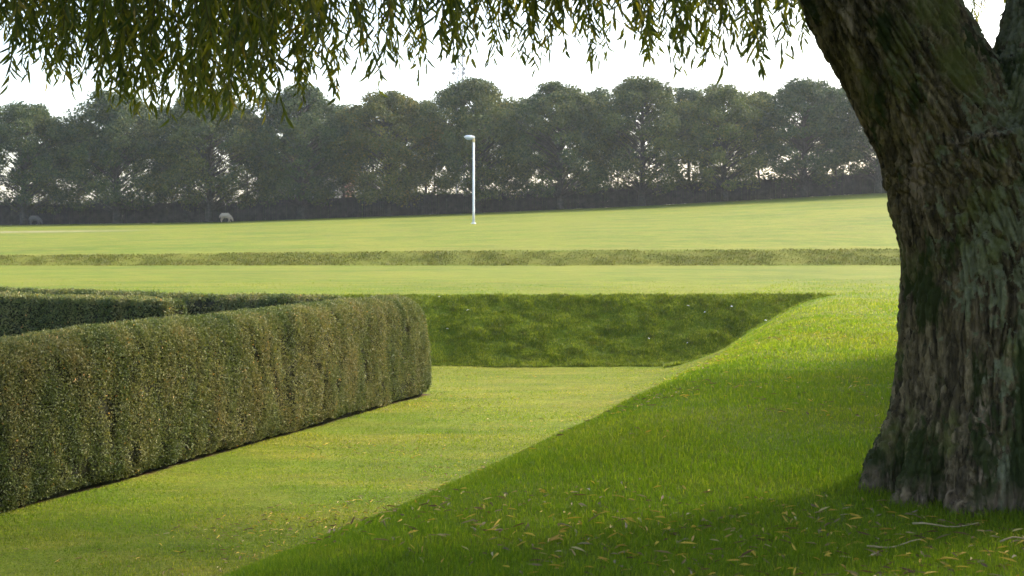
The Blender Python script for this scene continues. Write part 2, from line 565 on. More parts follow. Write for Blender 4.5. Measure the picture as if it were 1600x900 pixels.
litter = link('leaf_litter', mesh_from('leaf_litter', V, q, False, np.repeat(rng.uniform(0, 1, n), 6)), litter_material())
tag(litter, 'scattered yellow and brown fallen willow leaves on the lawns', 'fallen leaves', kind='stuff')

# ------------------------------------------------------------------ clipped hedges
def hedge_materials():
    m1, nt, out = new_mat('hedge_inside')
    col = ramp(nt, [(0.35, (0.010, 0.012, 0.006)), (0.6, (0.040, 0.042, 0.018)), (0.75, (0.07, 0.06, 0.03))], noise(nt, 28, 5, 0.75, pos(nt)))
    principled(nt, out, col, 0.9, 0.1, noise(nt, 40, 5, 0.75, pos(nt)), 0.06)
    m2, nt, out = new_mat('hedge_leaf')
    P = pos(nt)
    big = noise(nt, 1.1, 4, 0.65, mapping(nt, P, (1.3, 1.3, 0.5)))
    col = ramp(nt, [(0.30, (0.050, 0.076, 0.026)), (0.42, (0.105, 0.132, 0.042)), (0.54, (0.165, 0.170, 0.066)), (0.68, (0.20, 0.178, 0.080)), (0.80, (0.20, 0.13, 0.065))], big)
    r = rnd_attr(nt)
    v = ramp(nt, [(0.0, (0.45, 0.55, 0.5)), (0.5, (0.95, 1.0, 0.9)), (0.9, (1.4, 1.35, 1.2)), (0.985, (1.4, 1.3, 1.3)), (1.0, (2.9, 1.5, 1.2))], r)
    col = mix(nt, 1.0, col, v, 'MULTIPLY')
    leafy(nt, out, col, mix(nt, 1.0, col, (1.2, 1.15, 0.7), 'MULTIPLY'), 0.3, 0.55, 0.28)
    return [m1, m2]
HM = hedge_materials()

def hedge(name, corner, direc, length, width, hgt, dens, leaf, label, seed, rad=0.455, side='left', endround=1.0):
    """corner = ground point of the visible front edge; hedge runs along direc; width to the left of direc"""
    r = np.random.default_rng(seed)
    d = np.array([direc[0], direc[1], 0.0]); d /= np.linalg.norm(d)
    sgn = 1 if side == 'left' else -1
    wv = np.array([-d[1], d[0], 0.0]) * sgn
    z0 = PIT - 0.05
    O = np.array([corner[0], corner[1], z0])
    H = hgt + 0.05
    def surf(p, disp=0.0):
        """p (n,3) on the box (length,width,H) -> rounded, battered, lumpy surface point and normal (local)"""
        lo = np.array([rad, rad, -1.0]); hi = np.array([length - rad, width - rad, H - rad])
        c = np.clip(p, lo, hi)
        v = p - c
        nrm = v / (np.linalg.norm(v, axis=1, keepdims=True) + 1e-9)
        q = c + nrm * rad
        a = 0.10 * (fbm(q[:, 0] * 0.9, q[:, 1] * 0.9 + 7, q[:, 2] * 0.35, 2, seed) - 0.5)
        b = 0.07 * (fbm(q[:, 0] * 4.5, q[:, 1] * 4.5, q[:, 2] * 1.6, 2, seed + 3) - 0.5) * 0.85
        undercut = -0.16 * np.clip((0.28 - q[:, 2]) / 0.28, 0, 1) ** 1.3 * (0.5 + fbm(q[:, 0] * 1.6, q[:, 1] * 1.6, 0, 2, seed + 5))
        batter = -0.11 * (q[:, 2] / H)
        q = q + nrm * (a + b + undercut + batter + disp)[:, None]
        e_ = endround * np.clip(1 - q[:, 0] / 1.3, 0, 1) ** 1.7 * np.clip(q[:, 2] / H, 0, 1) ** 3
        q[:, 2] -= 0.20 * e_
        q[:, 1] += 0.30 * e_ * (1 - q[:, 1] / width)
        q[:, 0] += 0.16 * e_
        return q, nrm
    def to_world(q):
        return O + q[:, :1] * d + q[:, 1:2] * wv + q[:, 2:3] * np.array([0, 0, 1.0])
    def rot(v):
        return v[:, :1] * d + v[:, 1:2] * wv + v[:, 2:3] * np.array([0, 0, 1.0])
    # inner body
    vs, fs, off = [], [], 0
    def patch(o, u, v, nu, nv):
        nonlocal off
        a, b = np.meshgrid(np.linspace(0, 1, nu + 1), np.linspace(0, 1, nv + 1), indexing='ij')
        p = np.array(o) + a.reshape(-1, 1) * np.array(u) + b.reshape(-1, 1) * np.array(v)
        q, _ = surf(p, -0.045)
        i = np.arange((nu + 1) * (nv + 1)).reshape(nu + 1, nv + 1) + off
        fs.append(np.stack([i[:-1, :-1], i[1:, :-1], i[1:, 1:], i[:-1, 1:]], -1).reshape(-1, 4))
        vs.append(to_world(q)); off += len(q)
    L, W = length, width
    nl = int(L / 0.09); nw = int(W / 0.07); nh_ = int(H / 0.07)
    patch((0, 0, 0), (L, 0, 0), (0, 0, H), nl, nh_)
    patch((0, W, 0), (L, 0, 0), (0, 0, H), nl, nh_)
    patch((0, 0, H), (L, 0, 0), (0, W, 0), nl, nw)
    patch((0, 0, 0), (0, W, 0), (0, 0, H), nw, nh_)
    patch((L, 0, 0), (0, W, 0), (0, 0, H), nw, nh_)
    BV = np.concatenate(vs); BF = np.concatenate(fs)
    # leaves: front face, ends and top dense, the far face thinner
    P = []
    for o, u, v, k in (((0, 0, 0), (L, 0, 0), (0, 0, H), 1.0), ((0, W, 0), (L, 0, 0), (0, 0, H), 0.45), ((0, 0, H), (L, 0, 0), (0, W, 0), 1.0),
                       ((0, 0, 0), (0, W, 0), (0, 0, H), 1.0), ((L, 0, 0), (0, W, 0), (0, 0, H), 1.0)):
        m = int(np.linalg.norm(u) * np.linalg.norm(v) * dens * k)
        P.append(np.array(o) + r.uniform(0, 1, (m, 1)) * np.array(u) + r.uniform(0, 1, (m, 1)) * np.array(v))
    P = np.concatenate(P)
    q, nrm = surf(P, 0.0)
    q = q + nrm * (r.normal(-0.012, 0.018, (len(q), 1)))
    keep = q[:, 2] > 0.03 + 0.16 * fbm(q[:, 0] * 3, q[:, 1] * 3, 0, 2, seed + 11)
    q, nrm = q[keep], nrm[keep]
    gap = fbm(q[:, 0] * 5, q[:, 1] * 5, q[:, 2] * 3.0, 2, seed + 9)
    keep = r.uniform(0.15, 0.48, len(q)) < gap
    q, nrm = q[keep], nrm[keep]
    m = len(q)
    wp = to_world(q); wn_ = rot(nrm)
    dr = wn_ * 0.55 + np.array([0, 0, 0.35]) + 0.75 * unit(m, r)
    ln = leaf * r.uniform(0.6, 1.5, m)
    LV, LF = leaves(wp - 0.5 * ln[:, None] * dr / np.linalg.norm(dr, axis=1, keepdims=True), dr, ln, ln * r.uniform(0.38, 0.6, m), wn_ + 0.8 * unit(m, r), 0, 0.1)
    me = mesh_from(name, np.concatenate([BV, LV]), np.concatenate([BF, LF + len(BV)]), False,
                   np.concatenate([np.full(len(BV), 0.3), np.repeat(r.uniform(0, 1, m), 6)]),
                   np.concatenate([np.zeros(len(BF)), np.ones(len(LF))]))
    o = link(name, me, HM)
    tag(o, label, 'hedge', 'clipped hedges of the sunken lawn')
    return o

E = np.array([-1.33, 23.9])
hedge('clipped_hedge', E, -HED_D, 18.0, 0.98, 1.97, 10500, 0.023, 'long clipped hedge in the foreground, its rounded end standing free on the lower lawn', 101, side='right')
B0 = E - HED_N * 1.0
hedge('clipped_hedge', B0 - HED_D * 0.98, -HED_N, 13.0, 0.95, 1.90, 2600, 0.038, 'low dark hedge running back behind the others, joining the end of the long front hedge', 103, side='right')
hedge('clipped_hedge', np.array([-6.2, 22.9]), -HED_N, 10.0, 0.92, 1.90, 2800, 0.038, 'short inner hedge with a sunlit yellowish end between the front and back hedges', 105, rad=0.22, side='right', endround=0.2)

# ------------------------------------------------------------------ the old willow
def bark_material():
    m, nt, out = new_mat('willow_bark')
    P = objco(nt)
    fis = noise(nt, 1.0, 6, 0.65, mapping(nt, P, (21, 21, 4)), 0.9)
    col = ramp(nt, [(0.33, (0.016, 0.012, 0.008)), (0.45, (0.066, 0.051, 0.031)), (0.57, (0.128, 0.100, 0.062)), (0.72, (0.22, 0.175, 0.115))], fis)
    plt = N(nt, 'ShaderNodeAttribute', attribute_name='plate').outputs['Fac']
    col = mix(nt, 1.0, col, ramp(nt, [(0.15, (0.55, 0.53, 0.5)), (0.85, (1.6, 1.52, 1.36))], plt), 'MULTIPLY')
    # pale torn bark streaks
    st = noise(nt, 1.0, 4, 0.6, mapping(nt, P, (7, 7, 1.3), (3, 1, 0)), 0.4)
    col = mix(nt, ramp(nt, [(0.60, (0, 0, 0)), (0.68, (0.8, 0.8, 0.8))], st), col, (0.34, 0.245, 0.165))
    # grey green lichen plates
    vo = N(nt, 'ShaderNodeTexNoise'); vo.inputs['Scale'].default_value = 13; vo.inputs['Detail'].default_value = 5; vo.inputs['Roughness'].default_value = 0.6
    nt.links.new(P, vo.inputs['Vector'])
    area = noise(nt, 1.7, 3, 0.5, mapping(nt, P, (1, 1, 0.6), (5, 2, 1)))
    sep = N(nt, 'ShaderNodeSeparateXYZ'); nt.links.new(P, sep.inputs[0])
    bias = math_(nt, 'MULTIPLY_ADD', sep.outputs[0], 0.20, 0.04)
    lic = math_(nt, 'ADD', math_(nt, 'MULTIPLY', vo.outputs['Fac'], 0.55), math_(nt, 'MULTIPLY', area, 0.55))
    lic = math_(nt, 'ADD', math_(nt, 'ADD', lic, bias), math_(nt, 'MULTIPLY_ADD', plt, 0.16, -0.08))
    col = mix(nt, ramp(nt, [(0.575, (0, 0, 0)), (0.60, (0.9, 0.9, 0.9))], lic), col, ramp(nt, [(0.35, (0.105, 0.112, 0.055)), (0.6, (0.18, 0.182, 0.11))], noise(nt, 30, 3, 0.6, P)))
    # yellow green algae
    al = noise(nt, 2.6, 5, 0.65, mapping(nt, P, (1, 1, 0.7), (9, 4, 2)))
    col = mix(nt, ramp(nt, [(0.53, (0, 0, 0)), (0.64, (0.75, 0.75, 0.75))], al), col, (0.105, 0.110, 0.028))
    # dark moss, more near the foot
    ms = noise(nt, 2.2, 5, 0.6, mapping(nt, P, (1.5, 1.5, 0.7), (1, 8, 3)))
    low = N(nt, 'ShaderNodeMapRange'); low.inputs[1].default_value = 0.15; low.inputs[2].default_value = 1.0
    low.inputs[3].default_value = 0.09; low.inputs[4].default_value = 0.0
    nt.links.new(sep.outputs[2], low.inputs[0])
    ms = math_(nt, 'ADD', ms, low.outputs[0])
    col = mix(nt, ramp(nt, [(0.55, (0, 0, 0)), (0.60, (0.9, 0.9, 0.9))], ms), col, (0.026, 0.036, 0.008))
    # worn pinkish foot
    ft = N(nt, 'ShaderNodeMapRange'); ft.inputs[1].default_value = 0.17; ft.inputs[2].default_value = 0.05; ft.inputs[3].default_value = 0; ft.inputs[4].default_value = 0.6
    nt.links.new(math_(nt, 'ADD', sep.outputs[2], math_(nt, 'MULTIPLY_ADD', noise(nt, 5, 3, 0.6, P), 0.35, -0.17)), ft.inputs[0])
    col = mix(nt, math_(nt, 'MULTIPLY', ft.outputs[0], ramp(nt, [(0.35, (0.15, 0.15, 0.15)), (0.6, (1, 1, 1))], fis)), col, (0.26, 0.175, 0.125))
    bump = math_(nt, 'ADD', math_(nt, 'MULTIPLY', fis, 0.6), math_(nt, 'MULTIPLY', noise(nt, 40, 5, 0.75, P), 0.5))
    principled(nt, out, col, 0.88, 0.15, bump, 0.02)
    return m
BARK = bark_material()

wx, wy = TRUNK
willow = empty('willow_tree', (wx, wy, 0))
tag(willow, 'massive old willow with forked mossy trunk and hanging narrow leaves', 'tree')
TS = 7.8 / 7.1
def W(x, z, y=0.0):                              # trunk drawing coordinates -> local
    return (x * TS - wx, y, 1.6 + (z - 1.6) * TS)
PA = [(2.80, -0.25, 0.66), (2.79, 0.15, 0.665), (2.77, 0.5, 0.64), (2.757, 0.9, 0.59), (2.76, 1.33, 0.575), (2.76, 1.8, 0.59), (2.70, 2.12, 0.56)]
PB = [(2.68, 1.35, 0.46), (2.57, 1.8, 0.47), (2.43, 2.15, 0.41), (2.245, 2.5, 0.39), (2.05, 2.86, 0.375), (1.74, 3.45, 0.345), (1.33, 4.2, 0.30), (0.85, 5.0, 0.25), (0.35, 5.8, 0.2)]
PC = [(2.92, 1.5, 0.50), (3.00, 2.1, 0.43), (3.085, 2.6, 0.385), (3.145, 3.0, 0.365), (3.28, 3.6, 0.33), (3.65, 4.4, 0.28), (4.0, 5.3, 0.22)]
mb = MB()
mb.tube([W(a, b) for a, b, c in PA], [c * TS for a, b, c in PA], 28)
mb.tube([W(a, b, 0.02 * i) for i, (a, b, c) in enumerate(PB)], [c * TS for a, b, c in PB], 24)
mb.tube([W(a, b, -0.02 * i) for i, (a, b, c) in enumerate(PC)], [c * TS for a, b, c in PC], 24)
for k, (ang, reach, rr) in enumerate([(178, 0.78, 0.17), (205, 0.78, 0.14), (232, 0.74, 0.17), (262, 0.70, 0.15), (292, 0.76, 0.18), (320, 0.76, 0.15), (350, 0.82, 0.18), (30, 0.8, 0.18), (75, 0.78, 0.16), (120, 0.8, 0.18), (150, 0.78, 0.15)]):
    a = math.radians(ang)
    dx, dy = math.cos(a), math.sin(a)
    mb.tube([(dx * 0.40, dy * 0.40, 0.95), (dx * 0.53, dy * 0.53, 0.55), (dx * 0.66, dy * 0.66, 0.22), (dx * reach, dy * reach, 0.02), (dx * (reach + 0.14), dy * (reach + 0.14), -0.16)],
            [0.16, 0.16, rr, rr * 0.85, rr * 0.6], 10)
mb.tube([W(2.62, 1.9), W(2.64, 2.35)], [0.3, 0.22], 12)
tmp = bpy.data.objects.new('tmp', mb.mesh('tmp'))
C.objects.link(tmp)
md = tmp.modifiers.new('r', 'REMESH'); md.mode = 'VOXEL'; md.voxel_size = 0.010
sm = tmp.modifiers.new('s', 'SMOOTH'); sm.iterations = 14; sm.factor = 0.6
bpy.context.view_layer.update()
dg = bpy.context.evaluated_depsgraph_get()
tme = bpy.data.meshes.new_from_object(tmp.evaluated_get(dg))
bpy.data.objects.remove(tmp)
nv = len(tme.vertices)
co = np.empty(nv * 3, np.float32); tme.vertices.foreach_get('co', co); co = co.reshape(-1, 3).astype(float)
no = np.empty(nv * 3, np.float32); tme.vertices.foreach_get('normal', no); no = no.reshape(-1, 3).astype(float)
cx = np.where(co[:, 0] < -0.15, np.interp(co[:, 2], [1.6 + (p[1] - 1.6) * TS for p in PB], [p[0] * TS - wx for p in PB]), np.interp(co[:, 2], [1.6 + (p[1] - 1.6) * TS for p in PC], [p[0] * TS - wx for p in PC]))
wgt = np.clip((co[:, 2] - 1.2) / 0.8, 0, 1)
u = co[:, 0] - cx * wgt
v = co[:, 1]; zz = co[:, 2]
wu = u + 0.06 * (fbm(u * 3, v * 3, zz * 1.5, 2, 201) - 0.5); wv_ = v + 0.06 * (fbm(u * 3 + 9, v * 3, zz * 1.5, 2, 203) - 0.5)
lump = fbm(co[:, 0] * 2.6, co[:, 1] * 2.6, co[:, 2] * 1.6, 3, 209) - 0.5
def worley(x, y, z, seed):
    """nearest and second nearest cell distance, and a random value per cell"""
    fx, fy, fz = np.floor(x), np.floor(y), np.floor(z)
    f1 = np.full(x.shape, 9.0); f2 = np.full(x.shape, 9.0); cid = np.zeros(x.shape)
    for a in (-1, 0, 1):
        for b in (-1, 0, 1):
            for c in (-1, 0, 1):
                ix, iy, iz = fx + a, fy + b, fz + c
                dd = np.sqrt((ix + _hash(ix, iy, iz, seed) - x) ** 2 + (iy + _hash(ix, iy, iz, seed + 1) - y) ** 2 + (iz + _hash(ix, iy, iz, seed + 2) - z) ** 2)
                new = dd < f1
                f2 = np.where(new, f1, np.minimum(f2, dd)); cid = np.where(new, _hash(ix, iy, iz, seed + 3), cid); f1 = np.where(new, dd, f1)
    return f1, f2, cid
def ss(x, a, b):
    t_ = np.clip((x - a) / (b - a), 0, 1)
    return t_ * t_ * (3 - 2 * t_)
a1, b1, id1 = worley(wu * 24, wv_ * 24, zz * 3.2, 301)          # long plates
a2, b2_, id2 = worley(wu * 46, wv_ * 46, zz * 13, 311)           # scales on them
g1 = 1 - ss(b1 - a1, 0.02, 0.30); g2 = 1 - ss(b2_ - a2, 0.02, 0.30)
d = 0.045 * lump - 0.030 * g1 - 0.009 * g2 + 0.014 * (id1 - 0.5) + 0.007 * (id2 - 0.5) + 0.008 * (noise3(wu * 55, wv_ * 55, zz * 30, 319) - 0.5) + 0.012
pl = tme.attributes.new('plate', 'FLOAT', 'POINT')
pl.data.foreach_set('value', (0.55 * id1 + 0.45 * id2).astype(np.float32))
co2 = co + no * d[:, None]
tme.vertices.foreach_set('co', co2.astype(np.float32).ravel())
tme.polygons.foreach_set('use_smooth', np.ones(len(tme.polygons), dtype=bool))
tme.update()
tme.name = 'trunk'
print('trunk verts', nv)
tme.materials.clear()
link('trunk', tme, BARK, willow)

# limbs carry the crown outwards; each starts inside the top of a fork
limbs = [
    [(0.62, 0.08, 5.2, .22), (-0.9, 0.7, 6.6, .17), (-2.8, 1.3, 7.6, .12), (-5.2, 1.6, 7.6, .07), (-7.0, 1.6, 6.6, .03)],
    [(0.5, 0.1, 5.5, .19), (-0.6, -1.2, 6.8, .15), (-1.6, -3.0, 7.6, .11), (-2.4, -5.0, 7.4, .07), (-2.8, -6.8, 6.2, .03)],
    [(0.45, 0.12, 5.7, .2), (0.2, 2.0, 7.6, .15), (0.0, 4.2, 8.8, .11), (-0.6, 6.8, 8.6, .06), (-1.0, 8.4, 7.4, .03)],
    [(3.95, -0.12, 5.1, .2), (5.4, 0.8, 6.6, .16), (7.4, 2.2, 7.6, .12), (9.6, 3.6, 7.4, .07), (11.4, 4.6, 6.0, .03)],
    [(3.9, -0.12, 5.0, .2), (5.0, -1.2, 6.6, .15), (6.4, -3.2, 7.4, .11), (7.6, -5.2, 7.0, .06), (8.4, -6.6, 6.0, .03)],
    [(3.98, -0.12, 5.2, .2), (4.6, 1.8, 7.4, .16), (5.4, 4.4, 8.6, .11), (6.2, 7.2, 8.4, .07), (6.8, 9.4, 7.0, .03)],
    [(0.55, 0.1, 5.4, .18), (-0.4, -0.2, 6.2, .13), (-1.6, -0.6, 6.4, .09), (-3.2, -1.2, 5.6, .05), (-4.4, -1.8, 4.6, .02)],
]
for L in limbs:
    mb = MB()
    pts = [Vector((a * TS - wx, b, 1.6 + (c - 1.6) * TS)) for a, b, c, r_ in L]
    rr = [p[3] for p in L]
    P_, R_ = [], []
    for i in range(len(pts) - 1):
        for k in range(4):
            t_ = k / 4
            p0 = pts[max(i - 1, 0)]; p1_ = pts[i]; p2_ = pts[i + 1]; p3 = pts[min(i + 2, len(pts) - 1)]
            P_.append(0.5 * ((2 * p1_) + (p2_ - p0) * t_ + (2 * p0 - 5 * p1_ + 4 * p2_ - p3) * t_ ** 2 + (3 * p1_ - p0 - 3 * p2_ + p3) * t_ ** 3))
            R_.append(rr[i] * (1 - t_) + rr[i + 1] * t_)
    P_.append(pts[-1]); R_.append(rr[-1])
    mb.tube(P_, R_, 10)
    mb.build('limb', BARK, willow, True)

def willow_leaf_material():
    m, nt, out = new_mat('willow_leaf')
    r = rnd_attr(nt)
    col = ramp(nt, [(0.0, (0.045, 0.068, 0.015)), (0.45, (0.090, 0.112, 0.022)), (0.8, (0.140, 0.148, 0.028)), (0.97, (0.18, 0.165, 0.035)), (1.0, (0.26, 0.19, 0.03))], r)
    leafy(nt, out, col, mix(nt, 1.0, col, (2.0, 1.95, 0.6), 'MULTIPLY'), 0.55, 0.5, 0.3)
    return m
WL = willow_leaf_material()
m_twig, nt, out = new_mat('willow_twig')
principled(nt, out, (0.075, 0.065, 0.03), 0.7, 0.2)

def strands(top, bottom_z, leaf_len, leaf_w, step, r, sway=0.25):
    """hanging twigs: from top points (n,3) down to bottom_z, leaves along them"""
    LB, LD, LL, LW, LH, TW = [], [], [], [], [], []
    for p, zb in zip(top, bottom_z):
        Ls = p[2] - zb
        if Ls < 0.15: continue
        a = r.uniform(0, 2 * np.pi); sw = r.uniform(0, sway) * Ls
        ph = r.uniform(0, 6.28)
        k = max(4, int(Ls / step))
        t_ = np.linspace(0, 1, k)
        x = p[0] + np.cos(a) * sw * t_ ** 1.5 * 0.5 + 0.02 * np.sin(ph + t_ * Ls * 5)
        y = p[1] + np.sin(a) * sw * t_ ** 1.5 * 0.5 + 0.02 * np.cos(ph + t_ * Ls * 4)
        z = p[2] - Ls * t_
        tw = np.stack([x, y, z], -1)
        TW.append(tw)
        off = 0.15 if Ls > 1 else 0.0
        ok = (t_ > off) & (r.uniform(0, 1, k) < 0.92)
        b = tw[ok]
        m_ = len(b)
        ph2 = r.uniform(0, 2 * np.pi, m_)
        tl = r.uniform(0.25, 0.85, m_)
        dd = np.stack([np.cos(ph2) * np.sin(tl), np.sin(ph2) * np.sin(tl), -np.cos(tl)], -1)
        LB.append(b); LD.append(dd)
        ll = leaf_len * r.uniform(0.65, 1.25, m_) * np.where(t_[ok] > 0.93, 0.7, 1.0)
        LL.append(ll); LW.append(leaf_w * r.uniform(0.75, 1.25, m_)); LH.append(r.normal(size=(m_, 3)))
    return np.concatenate(LB), np.concatenate(LD), np.concatenate(LL), np.concatenate(LW), np.concatenate(LH), TW

r = np.random.default_rng(77)
# the curtain over the lawn hangs lower and higher along its width
prof_px = [-200, -60, 0, 40, 72, 100, 150, 190, 235, 290, 340, 395, 420, 470, 495, 520, 545, 575, 600, 640, 660, 690, 730, 765, 800, 830, 870, 905, 940, 965, 1010, 1030, 1060, 1100, 1140, 1180, 1215, 1245, 1270, 1300, 1330]
prof_py = [80, 70, 55, 95, 165, 110, 115, 145, 165, 180, 150, 182, 140, 120, 135, 60, 80, 125, 80, 145, 120, 95, 78, 112, 98, 98, 88, 108, 80, 75, 110, 70, 110, 95, 118, 100, 105, 75, 48, 100, 60]
tops, bots = [], []
while len(tops) < 570:
    px = r.uniform(-220, 1330)
    Y = r.uniform(5.0, 8.6) if px < 1230 else r.uniform(8.2, 9.5)
    X = Y * (px - 800) / 2000
    py = np.interp(px, prof_px, prof_py)
    dens = 0.8 if px < 75 else 0.62 if 565 < px else 0.35 if (500 < px < 565 or 1010 < px < 1050 or px > 1230) else 1.0
    if r.uniform() > dens: continue
    py = py + 6 - (abs(r.normal(0, 22)) if r.uniform() < (0.55 if 90 < px < 440 else 0.28) else r.uniform(25, 120))
    zb = 1.6 + Y * (355 - py) / 2000
    tops.append((X, Y, max(zb + 0.5, r.uniform(3.4, 4.6)))); bots.append(zb)
for k in range(7):                                # wisps seen in the fork
    Y = r.uniform(9.2, 11.0); px = r.uniform(1512, 1580)
    tops.append((Y * (px - 800) / 2000, Y, 4.6)); bots.append(1.6 + Y * (355 - r.uniform(10, 65)) / 2000)
tops = np.array(tops); bots = np.array(bots)
LB, LD, LL, LW, LH, TW1 = strands(tops, bots, 0.105, 0.0145, 0.023, r, 0.4)
V1, Q1 = leaves(LB, LD, LL, LW, LH, 0, 0.22)

# the rest of the crown: domed canopy round the trunk
ccx, ccy = wx + 0.8, wy + 3.0
tops2, bots2 = [], []
tries = 0
while len(tops2) < 6200 and tries < 90000:
    tries += 1
    a = r.uniform(0, 2 * np.pi); q_ = math.sqrt(r.uniform(0, 1))
    R = 10.6 + 1.2 * math.sin(2 * a + 0.6) + 0.9 * math.sin(3 * a + 2) + 0.5 * math.sin(7 * a)
    x = ccx + q_ * R * math.cos(a); y = ccy + q_ * R * math.sin(a)
    Hh = 3.6 + 6.6 * math.sqrt(max(0, 1 - q_ ** 2)) * (0.9 + 0.2 * noise3(x * 0.4, y * 0.4, 0.5, 5))
    zt = Hh - abs(r.normal(0, 0.8))
    zb = zt - r.uniform(0.8, 2.4)
    if q_ > 0.8: zb = min(zb, r.uniform(2.0, 3.4))
    if y > 0.6 and -0.5 * y < x < 0.52 * y:        # open view below the crown towards the lawn
        lim = 1.6 + y * 0.19 + 0.15
        if zt < lim + 0.5: continue
        zb = max(zb, lim)
    if math.hypot(x, y) < 2.2: zb = max(zb, 3.2)
    if zb < 1.7: zb = 1.7 + r.uniform(0, 0.5)
    if zt - zb < 0.4: continue
    tops2.append((x, y, zt)); bots2.append(zb)
LB, LD, LL, LW, LH, TW2 = strands(np.array(tops2), np.array(bots2), 0.16, 0.033, 0.045, r, 0.3)
V2, Q2 = leaves(LB, LD, LL, LW, LH, 0, 0.22)
VV = np.concatenate([V1, V2]); VV[:, 0] -= wx; VV[:, 1] -= wy
rn = np.repeat(r.uniform(0, 1, len(VV) // 6), 6)
link('crown', mesh_from('crown', VV, np.concatenate([Q1, Q2 + len(V1)]), False, rn), WL, willow)
tv, tf, off = [], [], 0
for tw, rad_ in [(t_, 0.0022) for t_ in TW1] + [(t_[::3], 0.004) for t_ in TW2]:
    k = len(tw)
    if k < 2: continue
    ring = np.array([[1, 0, 0], [-0.5, 0.866, 0], [-0.5, -0.866, 0]])
    rr = np.linspace(1.6, 0.6, k)[:, None, None] * rad_
    v_ = (tw[:, None, :] + ring[None] * rr).reshape(-1, 3)
    i = np.arange(k - 1)[:, None] * 3
    for a_, b_ in ((0, 1), (1, 2), (2, 0)):
        tf.append(np.concatenate([i + a_, i + b_, i + 3 + b_, i + 3 + a_], 1) + off)
    tv.append(v_); off += len(v_)
tv = np.concatenate(tv); tv[:, 0] -= wx; tv[:, 1] -= wy
link('twigs', mesh_from('twigs', tv, np.concatenate(tf)), m_twig, willow)

second = copy_tree(willow)  # added unseen copy of the willow, placed to cast shade on the terrace
second.location = (16.9, 19.2, float(height(16.9, 19.2)))
second.scale = (0.92, 0.92, 0.92)
second.rotation_euler = (0, 0, math.radians(205))
second['label'] = 'added unseen willow shading the terrace from beyond the right edge of the photo'

# fallen twigs by the trunk
m_dead, nt, out = new_mat('dead_twig')
principled(nt, out, ramp(nt, [(0.3, (0.20, 0.15, 0.075)), (0.7, (0.36, 0.29, 0.16))], noise(nt, 20, 3, 0.6, objco(nt))), 0.8, 0.2)
for px, py, ln, ang, lab in ((1478, 826, 0.36, 4, 'straight pale fallen twig lying against the foot of the willow trunk'),
                             (1398, 858, 0.34, 24, 'bent pale fallen twig on the shaded grass in front of the willow'),
                             (1592, 850, 0.22, 15, 'short pale fallen twig on the grass at the right edge of the photo')):
    Y = 1.6 * 2000 / (py - 355); X = Y * (px - 800) / 2000
    a = math.radians(ang)
    zt = [float(height(X + s_ * ln * math.cos(a) / 2, Y + s_ * ln * math.sin(a) / 2)) for s_ in (-1, 1)]
    e = Vector((X, Y, 0.5 * (zt[0] + zt[1]) + 0.03))
    mb = MB()
    pts = [(s_ * ln * math.cos(a) / 2, s_ * ln * math.sin(a) / 2, 0.012 * math.sin(3 * s_ + ang) + s_ * (zt[1] - zt[0]) / 2) for s_ in np.linspace(-1, 1, 7)]
    mb.tube(pts, np.linspace(0.0055, 0.0025, 7), 6)
    o = mb.build('fallen_twig', m_dead, None, True, e)
    tag(o, lab, 'twig', 'fallen twigs round the willow')

# white feathers on the bank
m_feather, nt, out = new_mat('feather')
leafy(nt, out, (0.8, 0.8, 0.78), (0.7, 0.7, 0.68), 0.2)
def feather_mesh():
    a = np.linspace(0, 1, 9)
    w_ = 0.022 * np.sin(np.pi * np.clip(a * 0.93 + 0.07, 0, 1)) ** 0.7
    mid = np.stack([a * 0.10 - 0.05, 0 * a, 0.022 * np.sin(a * np.pi)], -1)
    lft = mid + np.stack([0 * a, w_, 0.010 * np.ones_like(a)], -1); rgt = mid + np.stack([0 * a, -w_, 0.010 * np.ones_like(a)], -1)
    V = np.concatenate([lft, mid, rgt])
    q = [(i, i + 1, 9 + i + 1, 9 + i) for i in range(8)] + [(9 + i, 10 + i, 19 + i, 18 + i) for i in range(8)]
    return mesh_from('feather', V, np.array(q), True)
fme = feather_mesh(); fme.materials.append(m_feather)
spots = [(686, 468, 0), (731, 489, 0), (699, 518, 0), (1075, 482, 0), (1101, 492, 0), (1013, 533, 0), (1074, 540, 0), (1143, 483, 0), (1196, 505, 0)]
for px, py, _ in spots:
    yy = np.linspace(28.2, 30.7, 400)
    zz_ = height((px - 800) / 2000 * yy, yy)
    pyv = 355 + (1.6 - zz_) / yy * 2000
    k = int(np.argmin(np.abs(pyv - py)))
    o = bpy.data.objects.new('feather', fme); C.objects.link(o)
    o.location = ((px - 800) / 2000 * yy[k], yy[k] - 0.02, zz_[k] + 0.06)
    o.rotation_euler = (0.5, random.uniform(-0.3, 0.3), random.uniform(0, 6.28))
    o.scale = (0.6, 0.7, 0.6)
    tag(o, 'small white feather caught in the rough grass of the steep far bank', 'feather', 'white feathers on the far bank')

